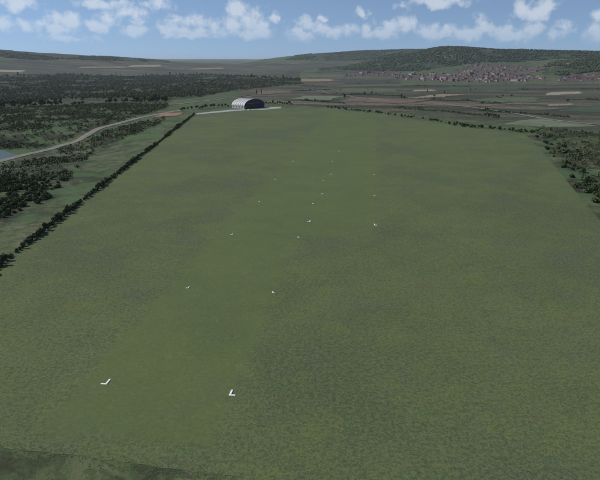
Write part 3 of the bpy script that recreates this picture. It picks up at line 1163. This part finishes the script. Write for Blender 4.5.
# right edge bushes
for i in range(46):
    f = i / 45
    px = np.interp(f, [0, .35, .75, 1], [527, 549, 583, 602]) + random.uniform(1, 22)
    py = np.interp(f, [0, .35, .75, 1], [134, 157, 197, 220]) + random.uniform(-6, 1)
    p = pix_ground(px, py)[0]
    if in_poly(p[0], p[1], FIELD):
        continue
    place_shrub(p[0], p[1], SCRUBS[i % 6], random.uniform(.45, 1.0), 'low bush in the rough ground outside the right edge of the airfield', 'bushes outside the right edge', 'bush', cat='bush')

# trees round the hangar
for (px, py, s) in [(247, 110.3, .55), (250.5, 110.2, .62), (254, 110.0, .58)]:
    p = pix_flat(px, py)
    place_tree(p[0], p[1], TREES[0 if px < 250 else 1], s, {247: 'left', 250.5: 'middle', 254: 'right'}[px] + ' of three small dark trees before the hangar front', 'small trees before the hangar')
for i in range(15):
    px = 181 + i * 3.7 + random.uniform(-1, 1)
    p = pix_ground(px, np.interp(px, [180, 235], [111.5, 106.8]) + random.uniform(-1.2, .4))[0]
    place_tree(p[0], p[1], TREES[2 + 2 * (i % 2)], random.uniform(.42, .75), 'small green tree in the row left of the hangar', 'trees in the row left of the hangar')
for i, (px, py) in enumerate([(256.7, 94.8), (261.4, 94.5)]):
    p = pix_ground(px, py)[0]
    place_tree(p[0], p[1], POPLAR, .95, ('left' if i == 0 else 'right') + ' of two tall dark trees standing behind the hangar', 'two tall trees behind the hangar')
for i in range(12):
    p = pix_ground(266 + i * 2.3, 105.3 + random.uniform(-1.2, .3))[0]
    place_tree(p[0], p[1], TREES[i % 5], random.uniform(.3, .55), 'small tree in the line right of the hangar', 'trees right of the hangar')

# ------------------------------------------------------------------ woods: the nearest trees one by one, the rest as one mass
ROADS_PTS = [catmull([pix_ground(*p)[0][:2] for p in pix], 4) for pix in (
    [(-60, 176), (-20, 166.5), (0, 161.5), (25, 155), (50, 149.3), (60, 146), (76, 141.5), (90, 133.5), (98, 129.2), (115, 124.5), (140, 118), (160, 114), (174, 111.5), (186, 109.5)],
    [(172, 104.8), (190, 102.8), (210, 100.6), (236, 98), (252, 96.4), (275, 95.6), (300, 95), (330, 94)])]


def clear_of_roads(x, y, gap=8.0):
    ok = np.ones(x.shape, bool)
    for pts in ROADS_PTS:
        d, _ = seg_dist(x, y, pts)
        ok &= d > gap
    r = np.hypot(x - POND_C[0], y - POND_C[1])
    ok &= r > 40
    ok &= ~in_poly(x, y, FIELD)
    dF, _ = seg_dist(x, y, FIELD, True)
    return ok & (dF > 6)


def sample_cover(n, x0, x1, y0, y1, which, dens_scale, thr, seed, loose=0.0):
    x = rng.uniform(x0, x1, n)
    y = rng.uniform(y0, y1, n)
    z = ground_z(x, y)
    c = cover(x, y, z)[which]
    nn = fbm(x / dens_scale, y / dens_scale, 3, seed)
    keep = c & ((nn > thr) | (rng.random(n) < loose)) & clear_of_roads(x, y)
    return x[keep], y[keep], z[keep]


# scrub left of and beyond the hedge
sx, sy, sz_ = sample_cover(250000, -900, 700, 120, 1500, 2, 27, .52, 61, .20)
thin = (sx < 0) | (rng.random(len(sx)) < .4)
sx, sy, sz_ = sx[thin], sy[thin], sz_[thin]
spx, spy, szc = project(sx, sy, sz_)
vis = (spx > -10) & (spx < 610)
sx, sy, sz_, szc = sx[vis], sy[vis], sz_[vis], szc[vis]
order = np.argsort(szc)
sx, sy, sz_ = sx[order], sy[order], sz_[order]
# thin out overlapping ones near the front
near_n = min(290, len(sx))
road_px = np.array([(-60, 176), (-20, 166.5), (0, 161.5), (25, 155), (50, 149.3), (76, 141.5), (98, 129.2), (115, 124.5), (140, 118), (160, 114), (186, 109.5)])
bpx, bpy_, _ = project(sx, sy, sz_)


def bush_label(i):
    if sx[i] > 0:
        return ('low dark bush in the scrub outside the ' + ('near' if bpy_[i] > 165 else 'far') + ' part of the right edge', 'bushes of the scrub on the right')
    if bpy_[i] < np.interp(bpx[i], road_px[:, 0], road_px[:, 1]):
        return ('low dark bush in the scrub beyond the gravel road ' + ('near the pond' if bpx[i] < 60 else 'farther from the pond'), 'bushes beyond the gravel road')
    near_road = bpy_[i] - np.interp(bpx[i], road_px[:, 0], road_px[:, 1]) < 14
    w = ('this side of the gravel road, close to its pond end' if bpx[i] < 60 else 'this side of the gravel road, close to its bend') if near_road else \
        ('in the lower scrub at the left frame edge' if bpx[i] < 30 and bpy_[i] > 190 else 'in the upper scrub at the left frame edge' if bpx[i] < 30 else 'between gravel road and hedge, on the hedge side of the scrub')
    return ('low dark bush ' + w, 'bushes between the road and the hedge')


for i in range(near_n):
    x, y = sx[i], sy[i]
    lab, grp = bush_label(i)
    bs = random.uniform(.3, .75)
    place_shrub(x, y, SCRUBS[i % 6], bs, lab.replace('low', 'small low' if bs < .45 else 'broad low' if bs > .62 else 'low'), grp, 'bush', cat='bush')


def blob_mass(name, x, y, z, r, h, mats, seed, faces=20):
    """low crowns as rough icosahedra with ragged radii, joined into one mass"""
    rg = np.random.default_rng(seed)
    t = (1 + 5 ** .5) / 2
    iv = np.array([(-1, t, 0), (1, t, 0), (-1, -t, 0), (1, -t, 0), (0, -1, t), (0, 1, t), (0, -1, -t), (0, 1, -t), (t, 0, -1), (t, 0, 1), (-t, 0, -1), (-t, 0, 1)], float)
    iv /= np.linalg.norm(iv[0])
    ifc = np.array([(0, 11, 5), (0, 5, 1), (0, 1, 7), (0, 7, 10), (0, 10, 11), (1, 5, 9), (5, 11, 4), (11, 10, 2), (10, 7, 6), (7, 1, 8), (3, 9, 4), (3, 4, 2), (3, 2, 6), (3, 6, 8), (3, 8, 9), (4, 9, 5), (2, 4, 11), (6, 2, 10), (8, 6, 7), (9, 8, 1)])
    if faces == 80:
        vl, fl, cache = [tuple(v) for v in iv], [], {}

        def mid(a, c2):
            k_ = (min(a, c2), max(a, c2))
            if k_ not in cache:
                m_ = (np.array(vl[a]) + np.array(vl[c2])) / 2
                vl.append(tuple(m_ / np.linalg.norm(m_)))
                cache[k_] = len(vl) - 1
            return cache[k_]
        for (a, c2, d) in ifc:
            ab, bc, ca_ = mid(a, c2), mid(c2, d), mid(d, a)
            fl += [(a, ab, ca_), (c2, bc, ab), (d, ca_, bc), (ab, bc, ca_)]
        iv, ifc = np.array(vl), np.array(fl)
    n, nv = len(x), len(iv)
    an = rg.uniform(0, 6.283, n)
    ca2, sa = np.cos(an)[:, None], np.sin(an)[:, None]
    rad = rg.uniform(.62, 1.28, (n, nv))
    vx = (iv[:, 0] * ca2 - iv[:, 1] * sa) * rad * r[:, None]
    vy = (iv[:, 0] * sa + iv[:, 1] * ca2) * rad * r[:, None]
    vz = iv[:, 2] * rad * (h / 2)[:, None] + (h * .48)[:, None]
    V = np.stack([vx + x[:, None], vy + y[:, None], vz + z[:, None]], -1).reshape(-1, 3)
    Fc = (ifc[None] + (np.arange(n) * nv)[:, None, None]).reshape(-1, 3)
    return add_obj(name, mesh_np(name, V, Fc, mats, True))


def leaf_mass(name, x, y, z, r, h, mats, seed, q=24, leaf=.42):
    """crowns made of ragged leaf clumps, joined into one mass"""
    rg = np.random.default_rng(seed)
    n = len(x)
    d = rg.normal(size=(n, q, 3))
    d[..., 2] = np.abs(d[..., 2]) * 1.1 - .35
    d /= np.linalg.norm(d, axis=2)[..., None]
    lump = .55 + .5 * rg.random((n, q, 1))
    rad = np.stack([r, r, h / 2], -1)[:, None, :]
    c = d * lump * rad + np.stack([x, y, z + h * .5], -1)[:, None, :]
    nrm = d + rg.normal(size=(n, q, 3)) * .5
    nrm /= np.linalg.norm(nrm, axis=2)[..., None]
    t = np.cross(nrm, rg.normal(size=(n, q, 3)))
    t /= np.linalg.norm(t, axis=2)[..., None]
    bt = np.cross(nrm, t)
    s_ = leaf * np.minimum(r, h * .6)[:, None, None] * rg.uniform(.6, 1.35, (n, q, 1))
    V = np.stack([c - t * s_, c + bt * s_ * .7 + nrm * s_ * .25, c + t * s_, c - bt * s_ * .7 + nrm * s_ * .1], 2).reshape(-1, 3)
    return add_obj(name, mesh_np(name, V, np.arange(len(V)).reshape(-1, 4), mats))


rx_, ry_, rz_ = sx[near_n:], sy[near_n:], sz_[near_n:]
o = leaf_mass('scrub', rx_, ry_, rz_, rng.uniform(.9, 2.6, len(rx_)), rng.uniform(.9, 3.0, len(rx_)), [M['scrub_leaf']], 5, 20)
tag(o, 'dark low scrub spread over the rough ground by the road', 'scrub', None, 'stuff')
print('scrub', len(sx))

# main wood on the left
wx, wy, wz = sample_cover(90000, -2400, 500, 900, 4800, 0, 110, .44, 71)
wpx, wpy, wzc = project(wx, wy, wz)
vis = (wpx > -25) & (wpx < 330) & (wpy < 125)
wx, wy, wz, wzc = wx[vis], wy[vis], wz[vis], wzc[vis]
order = np.argsort(wzc)
wx, wy, wz, wzc = (a[order] for a in (wx, wy, wz, wzc))
print('wood', len(wx))
for i in range(min(110, len(wx))):
    place_tree(wx[i], wy[i], TREES[i % 5], random.uniform(.5, .95), 'broad dark tree at the near side of the large wood on the left', 'near trees of the large wood')
rs = np.arange(len(wx)) >= 110
rs &= rng.random(len(wx)) < np.clip((1500 / wzc) ** 1.1, 0, 1) * .9
X, Y, Z, ZC = wx[rs][:13000], wy[rs][:13000], wz[rs][:13000], wzc[rs][:13000]
print('wood mass', len(X), rs.sum())
gr = np.clip(ZC / 1900, .8, 1.9)
o = leaf_mass('woodland', X, Y, Z, rng.uniform(2.2, 5.0, len(X)) * gr, rng.uniform(4, 9, len(X)) * (1 + .9 * (rng.random(len(X)) > .94)), [M['wood_far']], 6, 22)
tag(o, 'large dark wood stretching across the left middle distance', 'woodland', None, 'stuff')

# wooded hills
def hill_wood(n, bounds, pxlim, seed, lab, rmin, rmax, hmin, hmax, thr=.36):
    x, y, z = sample_cover(n, *bounds, 0, 260, thr, seed)
    px, py, zc = project(x, y, z)
    v = (px > pxlim[0]) & (px < pxlim[1])
    x, y, z = x[v][:15000], y[v][:15000], z[v][:15000]
    print(lab, len(x))
    o = blob_mass('woodland', x, y, z - 1, rng.uniform(rmin, rmax, len(x)), rng.uniform(hmin, hmax, len(x)), [M['wood_hill']], seed, 20)
    tag(o, lab, 'woodland', None, 'stuff')


hill_wood(110000, (300, 5200, 4000, 7200), (330, 640), 81, 'dark wood covering the long ridge behind the town', 6, 13, 6, 11)
hill_wood(40000, (1200, 3400, 2600, 4300), (520, 640), 82, 'dark wood on the near hill at the right edge', 4, 8, 5, 10, .33)
hill_wood(60000, (-5600, -800, 5200, 9000), (-40, 200), 83, 'dark wood along the top of the far left hill', 8, 18, 5, 9, .46)
hill_wood(60000, (-600, 2800, 7500, 11500), (270, 460), 84, 'wood over the paler ridge farther back', 9, 20, 6, 11, .46)

# a few taller trees that stand out against the far fields
TALL = [(14, 77), (18, 76), (21, 77), (24, 78.5), (58, 77), (66, 76), (70, 76), (82, 76.5), (88, 77), (100, 77.5), (112, 76.5), (116, 76), (121, 77.5), (133, 78), (146, 77), (158, 76.5), (170, 75.5), (176, 74.5), (180, 75.5),
        (183, 75), (190, 76), (197, 75.5), (206, 76), (212, 77), (220, 76), (228, 77), (240, 77.5), (248, 77.5), (254, 78), (262, 79), (270, 79), (283, 80), (290, 81), (296, 82)]
TALL += [(random.uniform(0, 300), 0) for _ in range(30)]
TALL = [(a, b2 or float(np.interp(a, [0, 60, 130, 200, 260, 300], [76.5, 75, 77.5, 75, 77.5, 81])) + random.uniform(0, 3)) for a, b2 in TALL]
for i, (px, py) in enumerate(TALL):
    p = pix_ground(px, py)[0]
    spiky = i % 3 != 1
    place_tree(p[0], p[1], POPLAR if spiky else TREES[(i * 3) % 5], random.uniform(1.2, 1.7) if spiky else random.uniform(1.5, 2.1),
               ('tall narrow' if spiky else 'tall broad') + ' dark tree rising above the far edge of the large wood', 'tall trees at the far edge of the wood')

# field trees and hedgerow bushes over the farmland
fx, fy, fz = sample_cover(9000, -500, 2600, 900, 4200, 1, 60, .60, 91)
fpx, fpy, fzc = project(fx, fy, fz)
v = (fpx > 225) & (fpx < 615)
fx, fy, fz, fzc = fx[v], fy[v], fz[v], fzc[v]
order = rng.permutation(len(fzc))[:40]
for i in order:
    place_tree(fx[i], fy[i], TREES[int(i) % 5], random.uniform(.35, .75), 'small dark tree standing among the fields beyond the airfield', 'trees among the far fields')
print('field trees', len(order))

# hedgerows between the far fields
HROWS = [((300, 86.5), (352, 87.5), 'near the green fields left of centre'), ((318, 94.5), (402, 96.5), 'just beyond the middle of the airfield'), ((402, 86), (470, 86.8), 'below the town'),
         ((430, 100), (500, 103.5), 'above the brown ploughed strip'), ((480, 111), (570, 118), 'outside the far right corner of the airfield'), ((520, 90), (600, 89), 'below the right end of the town'),
         ((345, 84), (400, 83.5), 'left of the town'), ((440, 112), (500, 118), 'beyond the far right edge'), ((300, 101), (345, 104), 'right of the hangar'), ((540, 99), (610, 101), 'in the right fields'),
         ((305, 72.5), (345, 71.8), 'below the back ridge'), ((290, 91.5), (330, 90), 'behind the hangar track'), ((395, 108.5), (440, 112), 'along the pasture beyond the airfield')]
for k, (a, c2, where) in enumerate(HROWS):
    A, B = pix_ground(*a)[0][:2], pix_ground(*c2)[0][:2]
    Lr = np.linalg.norm(B - A)
    m = int(max(20, Lr / 1.8))
    f = (np.arange(m) + rng.uniform(-.4, .4, m)) / m
    q = A + (B - A) * f[:, None] + rng.normal(size=(len(f), 2)) * 0.5 + (np.array([-(B - A)[1], (B - A)[0]]) / Lr) * (np.sin(f * 5 + k) * Lr * .02)[:, None]
    o = leaf_mass('hedgerow', q[:, 0], q[:, 1], ground_z(q[:, 0], q[:, 1]), rng.uniform(1.5, 3.2, len(f)), rng.uniform(1.5, 3.4, len(f)) * (1 + .8 * (vnoise(f * Lr / 14, np.zeros(m), k) > .7)), [M['hedge']], 200 + k, 18)
    tag(o, 'dark uneven hedgerow across the far fields ' + where, 'hedge', 'hedgerows across the far fields')

# ------------------------------------------------------------------ the town
def house_meshes(w, d, h, rh, wall, roof):
    wl = mesh_py('wall', [(-w / 2, -d / 2, -1), (w / 2, -d / 2, -1), (w / 2, d / 2, -1), (-w / 2, d / 2, -1), (-w / 2, -d / 2, h), (w / 2, -d / 2, h), (w / 2, d / 2, h), (-w / 2, d / 2, h), (-w / 2, 0, h + rh), (w / 2, 0, h + rh)],
                 [(0, 1, 5, 4), (1, 2, 6, 9, 5), (2, 3, 7, 6), (3, 0, 4, 8, 7)], [wall])
    e = .5
    q = rh / (d / 2)
    top, bot = .12, -.15
    vs = []
    for off in (top, bot):
        vs += [(-w / 2 - e, -d / 2 - e, h - q * e + off + .2), (w / 2 + e, -d / 2 - e, h - q * e + off + .2), (w / 2 + e, 0, h + rh + off + .2), (-w / 2 - e, 0, h + rh + off + .2), (w / 2 + e, d / 2 + e, h - q * e + off + .2), (-w / 2 - e, d / 2 + e, h - q * e + off + .2)]
    fs = [(0, 1, 2, 3), (3, 2, 4, 5), (9, 8, 7, 6), (11, 10, 8, 9), (0, 6, 7, 1), (4, 10, 11, 5), (1, 7, 8, 2), (2, 8, 10, 4), (3, 9, 6, 0), (5, 11, 9, 3)]
    rf = mesh_py('roof', vs, fs, [roof])
    return wl, rf


walls = [plain('render_white', (0.40, 0.37, 0.34), .9, .08, .3, obj_rand=.35), plain('render_grey', (0.20, 0.17, 0.16), .9, .1, .3, obj_rand=.35), plain('render_pink', (0.26, 0.19, 0.165), .9, .1, .3, obj_rand=.3)]
roofs = [('red', plain('red_tile', (0.19, 0.088, 0.066), .9, .15, .5, obj_rand=.45)), ('brown', plain('brown_tile', (0.13, 0.095, 0.08), .9, .15, .5, obj_rand=.45)), ('grey', plain('grey_slate', (0.17, 0.165, 0.175), .85, .12, .5, obj_rand=.45))]
HK = []
rr2 = random.Random(5)
for ri, (rn, rm) in enumerate(roofs):
    for wi, wm in enumerate(walls):
        HK.append((rn, house_meshes(rr2.uniform(11, 16), rr2.uniform(8, 11), rr2.uniform(4.5, 7.5), rr2.uniform(2.6, 4.2), wm, rm)))
BIG = [('grey', house_meshes(34, 16, 8, 3.2, walls[0], roofs[2][1])), ('red', house_meshes(30, 13, 10, 4, walls[1], roofs[0][1]))]

TOWN_N = [(172, 'in the main part of the far town'), (62, 'on the slope above the far town'), (26, 'at the right edge of the far town'), (24, 'among the loose houses left of the far town'), (10, 'on the hillside right of the town')]
placed = []
for (cnt, where), poly in zip(TOWN_N, TOWN_POLYS):
    xs = [p[0] for p in poly]
    ys = [p[1] for p in poly]
    got, tries = 0, 0
    while got < cnt and tries < cnt * 30:
        tries += 1
        px, py = rr2.uniform(min(xs), min(max(xs), 606)), rr2.uniform(min(ys), max(ys))
        if not in_poly(px, py, poly):
            continue
        p = pix_ground(px, py)[0]
        if any((p[0] - q[0]) ** 2 + (p[1] - q[1]) ** 2 < 16 ** 2 for q in placed):
            continue
        big = rr2.random() < .07
        rn, (wl, rf) = rr2.choice(BIG) if big else (rr2.choice(HK[:3]) if rr2.random() < .35 else rr2.choice(HK))
        o = add_obj('house', None)
        o.location = (p[0], p[1], p[2])
        o.rotation_euler = (0, 0, rr2.choice([.3, .3 + math.pi / 2]) + rr2.uniform(-.25, .25) + px * .004)
        s = rr2.uniform(.8, 1.25)
        o.scale = (s, s, s * rr2.uniform(.6, .85))
        add_obj('wall', wl, o)
        add_obj('roof', rf, o)
        tag(o, f'{"long low building" if big else "small house"} with {rn} roof {where}', 'building' if big else 'house', f'{"long buildings" if big else "houses"} {where}')
        placed.append(p)
        got += 1
print('houses', len(placed))
# trees between the houses
for i in range(70):
    poly = TOWN_POLYS[rr2.choice([0, 0, 0, 1, 1, 2, 3])]
    px, py = rr2.uniform(min(p[0] for p in poly), min(605, max(p[0] for p in poly))), rr2.uniform(min(p[1] for p in poly), max(p[1] for p in poly))
    if not in_poly(px, py, poly):
        continue
    p = pix_ground(px, py)[0]
    place_tree(p[0], p[1], TREES[i % 5], rr2.uniform(.6, 1.1), 'dark tree between the houses of the far town', 'trees in the town')

# ------------------------------------------------------------------ rough grass tufts on the near pasture
n = 150000
tx, ty = rng.uniform(-190, 190, n), rng.uniform(60, 330, n)
tpx, tpy, tzc = project(tx, ty, np.zeros(n))
al = tx * RW_NRM[0] + ty * RW_NRM[1]
inside = in_poly(tx, ty, FIELD) & (tpx > -40) & (tpx < 640) & (tpy < 500)
mown_m = (al > lat['left'] - 5) & (al < lat['right'] + 3)
keepd = fbm(tx / 9, ty / 9, 3, 15) > np.where(mown_m, .66, .47)
keepd &= rng.random(n) < np.clip(150 / tzc, .25, 1)
k = inside & keepd
tx, ty = tx[k], ty[k]
fr = []
for a, c2 in ((corner_bl, corner_br), (right_pts[3], corner_br), (right_pts[2], right_pts[3]), (left_a, corner_bl)):
    L_ = np.linalg.norm(c2 - a)
    q = rng.random(int(min(L_, 260) * 9)) * min(1.0, 260 / L_)
    fr.append(a + (c2 - a) * q[:, None] + rng.normal(size=(len(q), 2)) * 1.3)
fr = np.concatenate(fr)
n_in = len(tx)
tx, ty = np.concatenate([tx, fr[:, 0]]), np.concatenate([ty, fr[:, 1]])
n = len(tx)
print('tufts', n)
an = rng.uniform(0, 6.283, (n, 3))
r_ = rng.uniform(.10, .26, (n, 1))
h_ = rng.uniform(.03, .09, (n, 1))
h_[n_in:] = rng.uniform(.03, .12, (n - n_in, 1))
bx = tx[:, None] + rng.uniform(-.12, .12, (n, 3))
by = ty[:, None] + rng.uniform(-.12, .12, (n, 3))
ca_, sa_ = np.cos(an), np.sin(an)
v0 = np.stack([bx - sa_ * r_ * .5, by + ca_ * r_ * .5, np.full((n, 3), .03)], -1)
v1 = np.stack([bx + sa_ * r_ * .5, by - ca_ * r_ * .5, np.full((n, 3), .03)], -1)
v2 = np.stack([bx + ca_ * r_ * .9, by + sa_ * r_ * .9, .03 + h_ * rng.uniform(.7, 1.2, (n, 3))], -1)
V = np.stack([v0, v1, v2], 2).reshape(-1, 3)
Fc = np.arange(len(V)).reshape(-1, 3)
m_tuft, nt, b = new_mat('tuft_grass')
P = pos_vec(nt)
nn = noise_n(nt, P, 0.5, 4, .7)
link(nt, ramp_n(nt, nn, [(0.3, (0.062, 0.088, 0.036)), (0.5, (0.10, 0.125, 0.05)), (0.64, (0.135, 0.14, 0.065)), (0.75, (0.16, 0.13, 0.075))]), b.inputs['Base Color'])
tag(add_obj('grass_tufts', mesh_np('grass_tufts', V, Fc, [m_tuft])), 'rough grass tufts scattered over the near part of the airfield', 'grass', None, 'stuff')

# ------------------------------------------------------------------ haze over the whole countryside
HAZE = 2.5e-5
ztop = max(float(GZ.max()), CAM_H) + 40
zbot = float(GZ.min()) - 1.5
hz = add_obj('haze', box_mesh('haze', -43000, 43000, -7000, 45000, zbot, ztop, None))
hz.data.materials.clear()
mh = bpy.data.materials.new('haze_air')
mh.use_nodes = True
mh.node_tree.nodes.clear()
ho = nd(mh.node_tree, 'ShaderNodeOutputMaterial')
pv_ = nd(mh.node_tree, 'ShaderNodeVolumePrincipled')
pv_.inputs['Color'].default_value = (0.80, 0.88, 0.97, 1)
pv_.inputs['Density'].default_value = HAZE
pv_.inputs['Anisotropy'].default_value = 0.2
link(mh.node_tree, pv_.outputs[0], ho.inputs['Volume'])
hz.data.materials.append(mh)
tag(hz, 'thin pale haze over the whole countryside', 'haze', None, 'stuff')
print('terrain z', GZ.min(), GZ.max())
